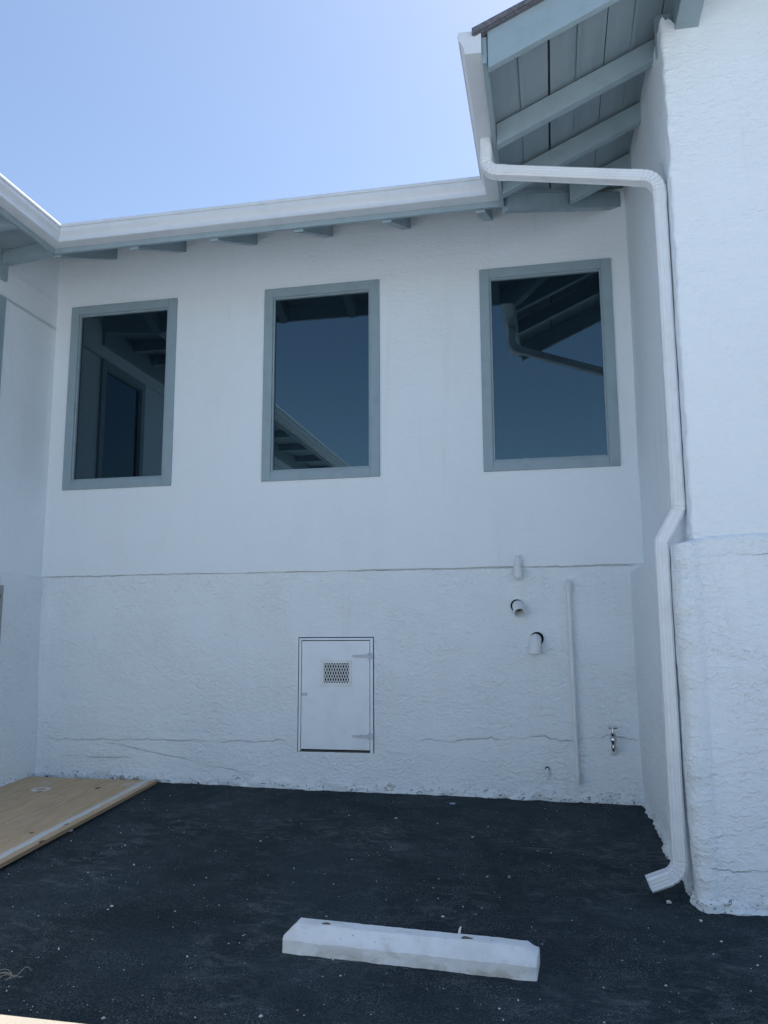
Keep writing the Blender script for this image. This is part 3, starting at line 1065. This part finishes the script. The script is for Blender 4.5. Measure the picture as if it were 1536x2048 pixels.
# ---- access door (part) > frame, hinges, vent plate, mesh, hasp, crawl space behind
def access_door():
    x0, x1, z0, z1 = DOOR
    fx0, fx1, fz1 = x0 + 0.008, x1 - 0.007, z1 - 0.007
    px0, px1, pz0, pz1 = fx0 + 0.022, fx1 - 0.026, z0 + 0.020, fz1 - 0.022
    vx0, vx1, vz0, vz1 = -1.683, -1.488, 0.778, 0.922
    b = MB()
    y0, y1 = -0.006, 0.014
    b.box(px0, vx0, y0, y1, pz0, pz1)
    b.box(vx1, px1, y0, y1, pz0, pz1)
    b.box(vx0, vx1, y0, y1, pz0, vz0)
    b.box(vx0, vx1, y0, y1, vz1, pz1)
    bmesh.ops.remove_doubles(b.bm, verts=b.bm.verts, dist=1e-5)
    door = b.build('access_door', 'door', bld)
    door['label'] = 'small white metal crawl-space hatch with a mesh vent and two hinges'
    b = MB()
    b.box(fx0, px0 - 0.005, -0.010, 0.03, z0 + 0.004, fz1)
    b.box(px1 + 0.005, fx1, -0.010, 0.03, z0 - 0.004, fz1)
    b.box(px0 - 0.005, px1 + 0.005, -0.010, 0.03, pz1 + 0.006, fz1)
    b.build('door_frame', 'door', door, bevel=0.002)
    b = MB()
    b.box(px0 + 0.001, px1, 0.008, 0.03, z0 + 0.002, z0 + 0.010)
    b.build('sill', 'seam', door)
    for zc in (0.975, 0.402):
        b = MB()
        b.box(px1 - 0.012, fx1 + 0.004, -0.0195, -0.0105, zc - 0.022, zc + 0.022)
        b.prism([(px1 - 0.13, -0.0105, zc - 0.004), (px1 - 0.007, -0.0105, zc - 0.012), (px1 - 0.007, -0.0105, zc + 0.012), (px1 - 0.13, -0.0105, zc + 0.004)], (0, 0.0035, 0))
        b.hexa([(px1 - 0.13, -0.0175, zc - 0.007), (px1 - 0.012, -0.0175, zc - 0.014), (px1 - 0.012, -0.006, zc - 0.014), (px1 - 0.13, -0.006, zc - 0.007),
                (px1 - 0.13, -0.0175, zc + 0.005), (px1 - 0.012, -0.0175, zc + 0.012), (px1 - 0.012, -0.006, zc + 0.012), (px1 - 0.13, -0.006, zc + 0.005)])
        b.tube([(px1 + 0.003, -0.016, zc - 0.022), (px1 + 0.003, -0.016, zc + 0.022)], 0.0065, 10)
        b.build('hinge', 'hinge', door, bevel=0.001)
    # vent plate
    b = MB()
    a0, a1, c0, c1 = -1.706, -1.469, 0.752, 0.946
    f, k = -0.010, -0.0065
    b.box(a0, vx0, f, k, c0, c1)
    b.box(vx1, a1, f, k, c0, c1)
    b.box(vx0, vx1, f, k, c0, vz0)
    b.box(vx0, vx1, f, k, vz1, c1)
    for sx in (a0 + 0.01, a1 - 0.01):
        for sz in (c0 + 0.01, c1 - 0.01):
            b.lathe([(0.005, 0), (0.0045, 0.002), (0.001, 0.0025)], (sx, f, sz), (0, -1, 0), 10)
    b.build('vent_plate', 'pipe', door, bevel=0.0008)
    # expanded-metal mesh: zig-zag strands that meet their neighbours
    b = MB()
    cols, rows = 20, 6
    pw = (vx1 - vx0) / cols
    ph = (vz1 - vz0) / rows
    t = 0.0026
    for c in range(cols + 1):
        xm = vx0 + c * pw
        s = 1 if c % 2 else -1
        for r in range(rows):
            za, zb_ = vz0 + r * ph, vz0 + (r + 1) * ph
            sa = s if r % 2 == 0 else -s
            xa_ = min(max(xm + sa * pw / 2, vx0), vx1)
            xb2 = min(max(xm - sa * pw / 2, vx0), vx1)
            yo = -0.0065 if c % 2 else -0.0055
            b.hexa([(xa_ - t, yo, za), (xa_ + t, yo, za), (xa_ + t, yo + 0.002, za), (xa_ - t, yo + 0.002, za),
                    (xb2 - t, yo, zb_), (xb2 + t, yo, zb_), (xb2 + t, yo + 0.002, zb_), (xb2 - t, yo + 0.002, zb_)])
    b.build('vent_mesh', 'pipe', door)
    b = MB()
    b.box(px0 - 0.002, px0 + 0.045, -0.0095, -0.0061, 0.684, 0.706)
    b.tube([(px0 + 0.018, -0.0095, 0.695), (px0 + 0.018, -0.022, 0.695), (px0 + 0.030, -0.022, 0.695), (px0 + 0.030, -0.0095, 0.695)], 0.003, 8)
    b.build('hasp', 'hinge', door, bevel=0.001)
    b = MB()
    e = 0.0
    b.box(x0 - 0.01, x1 + 0.01, 0.35, 0.37, z0 - 0.02, z1 + 0.02)
    b.box(x0 - 0.03, x0 - 0.01, 0.008, 0.37, z0 - 0.02, z1 + 0.02)
    b.box(x1 + 0.01, x1 + 0.03, 0.008, 0.37, z0 - 0.02, z1 + 0.02)
    b.box(x0 - 0.01, x1 + 0.01, 0.008, 0.35, z1 + 0.006, z1 + 0.02)
    b.box(x0 - 0.01, x1 + 0.01, 0.008, 0.35, z0 - 0.02, z0 - 0.006)
    b.build('crawl_space', 'dark', door)


access_door()


# ------------------------------------------------------------------ downspout
def fillet_path(pts, rads, n=10):
    P = [Vector(p) for p in pts]
    out = [(P[0], 0)]
    for i in range(1, len(P) - 1):
        a, c, d = P[i - 1], P[i], P[i + 1]
        u, v = (a - c).normalized(), (d - c).normalized()
        ang = math.acos(max(-1, min(1, u.dot(v))))
        tl = rads[i - 1] / math.tan(ang / 2)
        s, e = c + u * tl, c + v * tl
        bis = (u + v).normalized()
        cen = c + bis * (rads[i - 1] / math.sin(ang / 2))
        va, vb = s - cen, e - cen
        tot = va.angle(vb)
        ax = va.cross(vb).normalized()
        for k in range(n + 1):
            q = Matrix.Rotation(tot * k / n, 3, ax) @ va
            out.append((cen + q, i))
    out.append((P[-1], 0))
    return out


def downspout():
    root = empty('downspout', (0.543, -1.69, gz(0.543, -1.69)),
                 'white metal rain downspout bending under the eave and down the right corner', 'downspout')
    o0 = root.location.copy()
    pts = [(-0.293, -1.50, 4.0), (-0.293, -1.505, 3.800), (0.632, -1.69, 3.535), (0.632, -1.69, 1.735), (0.543, -1.69, 1.575), (0.543, -1.69, -0.005), (0.40, -1.70, -0.058)]
    path = fillet_path(pts, [0.085, 0.105, 0.07, 0.07, 0.085], 16)
    hw, hd = 0.0325, 0.040        # half width across the bend plane, half depth (y)

    def section(crimp):
        # rounded rectangle with shallow flutes: list of (a,b): a across (in bend plane), b along y
        out = []
        r = 0.010
        n = 9
        for side in range(4):
            L = (hd, hw, hd, hw)[side] - r
            W = (hw, hd, hw, hd)[side]
            for k in range(n):
                s = -L + 2 * L * k / (n - 1)
                fl = 0.0027 * (0.5 - 0.5 * math.cos(3 * 2 * math.pi * k / (n - 1))) if 0 < k < n - 1 else 0
                w = W - fl
                out.append([(w, s), (-s, w), (-w, -s), (s, -w)][side])
        return [(a * crimp, c * crimp) for a, c in out]
    yv = Vector((0, 1, 0))
    # split at the middles so that elbows and straight lengths are parts of their own
    dist = [0]
    for i in range(1, len(path)):
        dist.append(dist[-1] + (path[i][0] - path[i - 1][0]).length)

    def at(s):
        for i in range(1, len(path)):
            if s <= dist[i] + 1e-9:
                f = (s - dist[i - 1]) / max(1e-9, dist[i] - dist[i - 1])
                return path[i - 1][0].lerp(path[i][0], f)
        return path[-1][0]

    def tan(s):
        e = 0.004
        return (at(min(s + e, dist[-1])) - at(max(s - e, 0))).normalized()

    def run(name, s0, s1, crimp_rng=None, scale=1.0, open_end=False):
        n = max(2, int((s1 - s0) / 0.004)) if crimp_rng else max(2, int((s1 - s0) / 0.2))
        rings = []
        for k in range(n + 1):
            s = s0 + (s1 - s0) * k / n
            t = tan(s)
            a = yv.cross(t).normalized()
            bb = t.cross(a)
            cr = scale
            if crimp_rng and crimp_rng[0] < s < crimp_rng[1]:
                ph = (s - crimp_rng[0]) / 0.022
                cr *= 1 - 0.09 * (0.5 + 0.5 * math.cos(ph * 2 * math.pi)) ** 5
            rings.append([at(s) - o0 + a * u - bb * v for u, v in section(cr)])
        b = MB()
        if open_end:
            inner = []
            for k in (n, max(0, n - 12)):
                s = s0 + (s1 - s0) * k / n
                t = tan(s)
                a = yv.cross(t).normalized()
                bb = t.cross(a)
                inner.append([at(s) - o0 + a * u - bb * v for u, v in section(0.93)])
            b.rings(rings + inner, True, True)
        else:
            b.rings(rings, True, True)
        return b.build(name, 'downspout', root, True)
    # arc positions of the fillets
    ar = {}
    for i, (p, tagv) in enumerate(path):
        if tagv:
            ar.setdefault(tagv, [dist[i], dist[i]])[1] = dist[i]
    e = {k: (v[0], v[1]) for k, v in ar.items()}
    cuts = []
    run('elbow', 0.0, e[1][1] + 0.06, e[1], 1.05)
    run('pipe', e[1][1] + 0.04, e[2][0] - 0.04, None, 1.0)
    run('elbow', e[2][0] - 0.06, e[2][1] + 0.075, e[2], 1.05)
    run('pipe', e[2][1] + 0.06, e[3][0] - 0.06, None, 1.0)
    run('elbow', e[3][0] - 0.075, e[3][1] + 0.03, e[3], 1.05)
    run('elbow', e[3][1] + 0.012, e[4][1] + 0.085, e[4], 1.035)
    run('pipe', e[4][1] + 0.07, e[5][0] - 0.06, None, 1.0)
    run('elbow', e[5][0] - 0.075, dist[-1], e[5], 1.05, True)
    # straps holding it to the wall
    for zc in (3.05, 0.62):
        x = 0.632 if zc > 1.6 else 0.543
        b = MB()
        for (xx0, xx1, yy0, yy1) in ((x + 0.034, x + 0.060, -1.656, -1.630),):
            b.box(xx0 - o0.x, xx1 - o0.x, yy0 - o0.y, yy1 - o0.y, zc - 0.015 - o0.z, zc + 0.015 - o0.z)
        b.build('strap', 'downspout', root)


downspout()


# ------------------------------------------------------------------ pipes and taps on the back wall
def conduit():
    root = empty('conduit_pipe', (0.117, -0.02, 0.11), 'thin white vertical conduit pipe with a capped top on the lower back wall', 'pipe')
    L = lambda x, y, z: (x - 0.117, y + 0.02, z - 0.11)
    b = MB()
    b.tube([L(0.109, -0.034, 1.45), L(0.1165, -0.034, 0.8), L(0.1245, -0.034, 0.112)], 0.0155, 16)
    b.build('pipe', 'pipe', root, True)
    b = MB()
    pts = [L(0.109, 0.01, 1.487)]
    for k in range(9):
        a = math.pi / 2 * k / 8
        pts.append(L(0.109, -0.012 - 0.022 * math.sin(a), 1.465 + 0.022 * math.cos(a)))
    pts.append(L(0.109, -0.034, 1.425))
    b.tube(pts, 0.0245, 18)
    b.build('elbow', 'pipe', root, True)
    b = MB()
    b.tube([L(0.1237, -0.034, 0.178), L(0.1239, -0.034, 0.160)], 0.0185, 16)
    b.box(*[v - 0.117 for v in (0.085, 0.162)], -0.004 + 0.02 - 0.006, 0.02 - 0.001, 0.163 - 0.11, 0.175 - 0.11)
    b.build('clamp', 'pipe', root, True)


conduit()


def vent_elbow(name, label, pts, ro, ri, hole, hr, group):
    base = Vector(pts[0])
    root = empty(name, base, label, 'pipe', group)
    b = MB()
    b.pipe_open([Vector(p) - base for p in pts], ro, ri, 28)
    b.build('elbow', 'pipe', root, True)
    b = MB()
    b.pipe_open([Vector(p) - base for p in pts[:-1]], ri - 0.0005, ri - 0.003, 24)
    b.build('lining', 'pvc_in', root, True)
    b = MB()
    hx, hz = hole
    b.lathe([(hr, 0.0), (hr, 0.016)], Vector((hx, 0.004, hz)) - base, (0, -1, 0), 28)
    b.build('hole_shade_disc', 'dark', root)  # dark disc on the wall, stands in for the shaded gap round the pipe


def arc(x, z, y0, rad, ang, n=10, dx=0.0, tail=0.04):
    """from the wall outward (-y), bending down through ang"""
    pts = [(x, 0.03, z), (x, y0, z)]
    for k in range(1, n + 1):
        a = ang * k / n
        pts.append((x + dx * k / n * rad, y0 - rad * math.sin(a), z - rad * (1 - math.cos(a))))
    d = Vector(pts[-1]) - Vector(pts[-2])
    d.normalize()
    pts.append(tuple(Vector(pts[-1]) + d * tail))
    return pts


vent_elbow('vent_pipe', 'stubby white pipe elbow showing its open mouth, above the down-turned elbow',
           arc(-0.247, 1.325, -0.005, 0.060, R(42), dx=0.1, tail=0.055), 0.041, 0.034, (-0.254, 1.328), 0.045, 'pipe elbows on the back wall')
vent_elbow('vent_pipe', 'white pipe elbow turned straight down, lower of the two on the back wall',
           arc(-0.128, 1.090, 0.0, 0.050, R(88), dx=-0.12, tail=0.055), 0.041, 0.034, (-0.120, 1.095), 0.047, 'pipe elbows on the back wall')

# small bottle-shaped valve at the ledge
vb = empty('valve', (-0.237, 0, 1.60), 'small white bottle-shaped valve fixed over the ledge line of the back wall', 'valve')
b = MB()
b.lathe([(0.012, -0.085), (0.024, -0.078), (0.031, -0.062), (0.031, -0.040), (0.029, -0.030), (0.026, -0.028), (0.026, -0.022), (0.031, -0.020), (0.033, -0.012), (0.029, -0.002),
         (0.024, 0.0), (0.024, 0.006), (0.028, 0.012), (0.030, 0.030), (0.027, 0.045), (0.018, 0.060), (0.014, 0.070), (0.015, 0.080)], (0, -0.045, 0), (0, 0, 1), 22)
b.build('body', 'pipe', vb, True)
b = MB()
b.tube([(0, 0.01, -0.03), (0, -0.045, -0.03)], 0.016, 14)
b.build('stem', 'pipe', vb, True)
b = MB()
b.box(-0.026, 0.026, -0.052, -0.038, 0.080, 0.087)
b.build('handle', 'pipe', vb, bevel=0.002)

# chrome tap
tp = empty('water_tap', (0.368, 0, 0.345), 'chrome water tap with a tee handle low on the back wall', 'tap')
b = MB()
b.lathe([(0.036, -0.004), (0.036, 0.008), (0.030, 0.016), (0.018, 0.020)], (0, 0, 0), (0, -1, 0.0), 22)
b.build('escutcheon', 'pipe', tp, True)
b = MB()
b.tube([(0, -0.01, 0.0), (0, -0.055, 0.0), (0, -0.068, 0.006), (0, -0.072, 0.02)], [0.012, 0.013, 0.015, 0.016], 16)
b.lathe([(0.013, 0.0), (0.017, 0.004), (0.017, 0.022), (0.013, 0.026), (0.015, 0.034), (0.021, 0.044), (0.021, 0.066), (0.017, 0.074), (0.012, 0.080), (0.016, 0.086), (0.016, 0.100), (0.009, 0.106), (0.007, 0.132)],
        (0, -0.072, 0.015), (0, 0, 1), 18)
b.build('body', 'chrome', tp, True)
b = MB()
b.tube([(-0.030, -0.072, 0.148), (-0.020, -0.072, 0.150), (0, -0.072, 0.151), (0.020, -0.072, 0.150), (0.030, -0.072, 0.148)], [0.006, 0.0075, 0.008, 0.0075, 0.006], 12)
b.build('handle', 'chrome', tp, True)

# stub of pipe near the ground
st = empty('pipe_stub', (-0.078, 0, 0.17), 'short white pipe stub hooked out of the back wall near the ground', 'pipe')
b = MB()
b.tube([(0, 0.01, 0.032), (0, -0.012, 0.034), (0, -0.024, 0.026), (0, -0.028, 0.010), (0, -0.028, -0.020)], 0.0105, 14)
b.build('stub', 'pipe', st, True)
b = MB()
b.lathe([(0.015, 0.0), (0.015, 0.0105)], (0, 0.0, 0.037), (0, -1, 0), 16)
b.build('hole_shade_disc', 'dark', st)  # dark disc in place of the shade where the stub enters

# grey sign on the left wall, mostly outside the picture
sg = empty('wall_sign', (-4.035, -0.738, 1.03), 'grey metal sign panel with black lettering on the left wall', 'sign')
b = MB()
b.box(-0.004, 0.022, -0.205, 0.205, 0.0, 0.475)
b.build('panel', 'sign', sg, bevel=0.003)


def lettering(txt, size, loc, parent):
    cu = bpy.data.curves.new('lettering', 'FONT')
    cu.body = txt
    cu.size = size
    cu.align_x = 'RIGHT'
    cu.extrude = 0.0008
    tmp = bpy.data.objects.new('lettering', cu)
    col.objects.link(tmp)
    dg = bpy.context.evaluated_depsgraph_get()
    me = bpy.data.meshes.new_from_object(tmp.evaluated_get(dg))
    bpy.data.objects.remove(tmp)
    me.transform(Matrix.Rotation(R(90), 4, 'Z') @ Matrix.Rotation(R(90), 4, 'X'))
    o = link('lettering', me, 'ink', parent)
    o.location = loc
    return o


lettering('a', 0.055, (0.0235, 0.175, 0.385), sg)
lettering('e', 0.040, (0.0235, 0.130, 0.350), sg)


# ------------------------------------------------------------------ wheel stop
def wheel_stop():
    ang = math.atan2(-2.637 + 2.576, 1.022)
    c = Vector((-0.614, -2.525, 0))
    root = empty('wheel_stop', (c.x, c.y, gz(c.x, c.y) + 0.002), 'white painted concrete wheel stop on the black asphalt', 'wheel stop', rot=(R(3.6), R(0.7), ang))
    # stations along x: (x, scale of height, inset)
    HL = 0.512
    prof = [(-0.083, 0.0), (-0.081, 0.050), (-0.028, 0.099), (0.028, 0.100), (0.076, 0.052), (0.080, 0.0)]
    xs = [(-HL, 0.60, 0.10), (-HL + 0.004, 0.62, 0.05)] + [(-HL + 0.042, 1.0, 0.0)] + [(x, 1.0, 0.0) for x in np.linspace(-HL + 0.06, HL - 0.06, 60)] + [(HL - 0.042, 1.0, 0.0), (HL - 0.004, 0.74, 0.05), (HL, 0.72, 0.10)]
    sub = []
    for (a, za), (b_, zb_) in zip(prof[:-1], prof[1:]):
        for k in range(5):
            sub.append((a + (b_ - a) * k / 5, za + (zb_ - za) * k / 5))
    sub.append(prof[-1])
    rings = []
    for x, hs, ins in xs:
        pts = np.array([[x, a * (1 - ins), min(z, 0.1 * hs + 0 * z)] for a, z in sub])
        nz_ = fbm(pts * 16, 3, 13) * 0.0018 + fbm(pts * 55, 2, 15) * 0.0008
        bot = (pts[:, 2] < 0.01)
        pts[:, 1] += nz_ + bot * fbm(pts * 30, 3, 17) * 0.004 * np.sign(pts[:, 1])
        pts[:, 2] += nz_ * (pts[:, 2] > 0.01)
        rings.append([tuple(p) for p in pts])
    b = MB()
    b.rings(rings, True, True)
    body = b.build('body', 'stop', root, True)
    for x, w in ((-0.345, 0.010), (0.235, 0.013)):
        b = MB()
        n = 14
        ring0, ring1 = [], []
        for k in range(n):
            a = 2 * math.pi * k / n
            rr = 1 + 0.25 * math.sin(3 * a + x * 9)
            p = (x + w * 1.7 * rr * math.cos(a), -0.006 + w * 0.8 * rr * math.sin(a))
            ring0.append((p[0], p[1], 0.1020))
            ring1.append((p[0], p[1], 0.0990))
        b.rings([ring1, ring0], True, True)
        b.build('pin_hole', 'pin', root)
    b = MB()
    b.tube([(0.20, 0.034, 0.08), (0.2, 0.034, 0.104), (0.203, 0.036, 0.118), (0.206, 0.036, 0.124)], [0.005, 0.005, 0.004, 0.0025], 10)
    b.build('pin', 'stone', root, True)


MAT['pin'] = flat('rusty_pin_hole', (0.16, 0.13, 0.11), 0.9)
wheel_stop()


# ------------------------------------------------------------------ plywood sheet in the left corner
def plywood():
    L = 2.30
    ox, oy = -2.960, -0.062
    root = empty('plywood_sheet', (ox, oy, gz(ox, oy) + 0.006), 'bare plywood sheet with white overspray lying in the left corner of the asphalt', 'plywood',
                 rot=(R(3.55), R(0.35), R(2.1)))
    b = MB()
    b.box(-1.075, 0.0, -L, 0.0, 0.0, 0.0205)
    b.build('edge', 'ply_edge', root)
    b = MB()
    b.box(-1.075, -0.001, -L + 0.001, -0.001, 0.0205, 0.0222)
    b.build('face', 'ply', root)


plywood()


# ------------------------------------------------------------------ small things on the ground
def pebble(name, label, x, y, r, mat, sq=0.6, seed=1, cat='stone'):
    bm = bmesh.new()
    bmesh.ops.create_icosphere(bm, subdivisions=2, radius=1.0)
    rg = random.Random(seed)
    k = [rg.uniform(0.6, 1.3) for _ in range(3)]
    for v in bm.verts:
        p = np.array([[v.co.x, v.co.y, v.co.z]])
        f = 1 + 0.35 * float(fbm(p * 1.3 + seed, 3, seed)[0])
        v.co = Vector((v.co.x * k[0], v.co.y * k[1], v.co.z * sq)) * r * f
    me = bpy.data.meshes.new(name)
    bm.to_mesh(me)
    bm.free()
    o = link(name, me, mat)
    o.location = (x, y, gz(x, y) + r * sq * 0.45)
    return tag(o, label, cat, 'loose stones on the asphalt')


pebble('stone', 'white lump of stone beside the plywood edge', -2.934, -1.235, 0.020, 'stone', 0.8, 3)
pebble('stone', 'pale pebble under the mouth of the downspout', 0.482, -1.742, 0.011, 'stone', 0.7, 5)
pebble('stone', 'flat white chip at the foot of the right corner', 0.591, -1.93, 0.009, 'stone', 0.5, 8)
pebble('stone', 'small white pebble in the middle of the asphalt between wheel stop and hatch', -1.026, -0.628, 0.010, 'stone', 0.6, 11)
pebble('stone', 'small tan pebble on the asphalt behind the right end of the wheel stop', -0.268, -1.544, 0.010, 'straw', 0.6, 13)

b = MB()
b.prism([(-0.018, -0.008, 0), (0.016, -0.010, 0), (0.019, 0.007, 0.004), (-0.015, 0.009, 0.003)], (0, 0, 0.004))
sc = b.build('plastic_scrap', 'plastic_blue')
sc.location = (-0.712, -0.236, gz(-0.712, -0.236) + 0.006)
tag(sc, 'small pale blue plastic scrap near the foot of the back wall', 'scrap')

# dry weed litter at the lower left
tw = MB()
rg = random.Random(4)
for (a, c, dz) in (((-0.16, -0.03), (0.03, 0.02), 0.02), ((0.03, 0.02), (0.075, 0.13), 0.035), ((-0.14, 0.04), (0.035, 0.0), 0.015), ((-0.10, -0.05), (0.0, 0.03), 0.01), ((-0.05, 0.06), (0.02, -0.03), 0.02), ((0.0, -0.05), (0.04, 0.03), 0.012), ((-0.16, 0.07), (-0.02, 0.05), 0.02)):
    pts = []
    for k in range(7):
        f = k / 6
        pts.append((a[0] + (c[0] - a[0]) * f + rg.uniform(-.005, .005), a[1] + (c[1] - a[1]) * f + 0.015 * math.sin(f * 3.1), 0.006 + dz * math.sin(f * 3.14) + rg.uniform(0, .003)))
    tw.tube(pts, [0.0026, 0.0025, 0.0024, 0.0022, 0.002, 0.0016, 0.001], 6)
for k in range(7):
    x, y = rg.uniform(-0.14, 0.05), rg.uniform(-0.05, 0.08)
    tw.prism([(x, y, 0.008), (x + 0.02, y + 0.006, 0.012), (x + 0.034, y + 0.016, 0.010), (x + 0.014, y + 0.012, 0.014)], (0, 0, 0.001))
two = tw.build('dry_weed', 'straw')
two.scale = (0.55, 0.55, 0.6)
two.location = (-2.075, -2.985, gz(-2.075, -2.985) + 0.002)
tag(two, 'tangle of dry weed stalks on the asphalt near the pale walkway', 'weed')

# scattered grit and paint chips: nobody could count them
verts, quads = [], []
nrg = np.random.default_rng(11)
N = 620
xs = nrg.uniform(-3.0, 1.2, N)
ys = -3.2 + 3.1 * nrg.random(N) ** 1.5
for x, y in zip(xs, ys):
    if x > 0.5 and y > -1.9:
        continue
    if x < -2.9:
        continue
    s = min(0.0070, 0.0011 + nrg.exponential(0.0011))
    a = nrg.uniform(0, 6.28)
    z = gz(x, y) + 0.003
    i = len(verts)
    k = nrg.uniform(0.4, 1.0)
    ca, sa = math.cos(a), math.sin(a)
    for (u, v, w) in ((-1, -k, 0), (1, -k, 0), (1, k, 0), (-1, k, 0), (-.6, -k * .5, .9), (.7, -k * .6, .7), (.5, k * .6, .9), (-.6, k * .5, .7)):
        verts.append((x + s * (u * ca - v * sa), y + s * (u * sa + v * ca), z + w * s))
    for q in ((3, 2, 1, 0), (4, 5, 6, 7), (0, 1, 5, 4), (1, 2, 6, 5), (2, 3, 7, 6), (3, 0, 4, 7)):
        quads.append([i + t for t in q])
gr = link('scattered_grit', np_mesh('scattered_grit', np.array(verts), np.array(quads)), 'stone')
gr['kind'] = 'stuff'
gr['label'] = 'white grit and paint chips scattered over the asphalt'
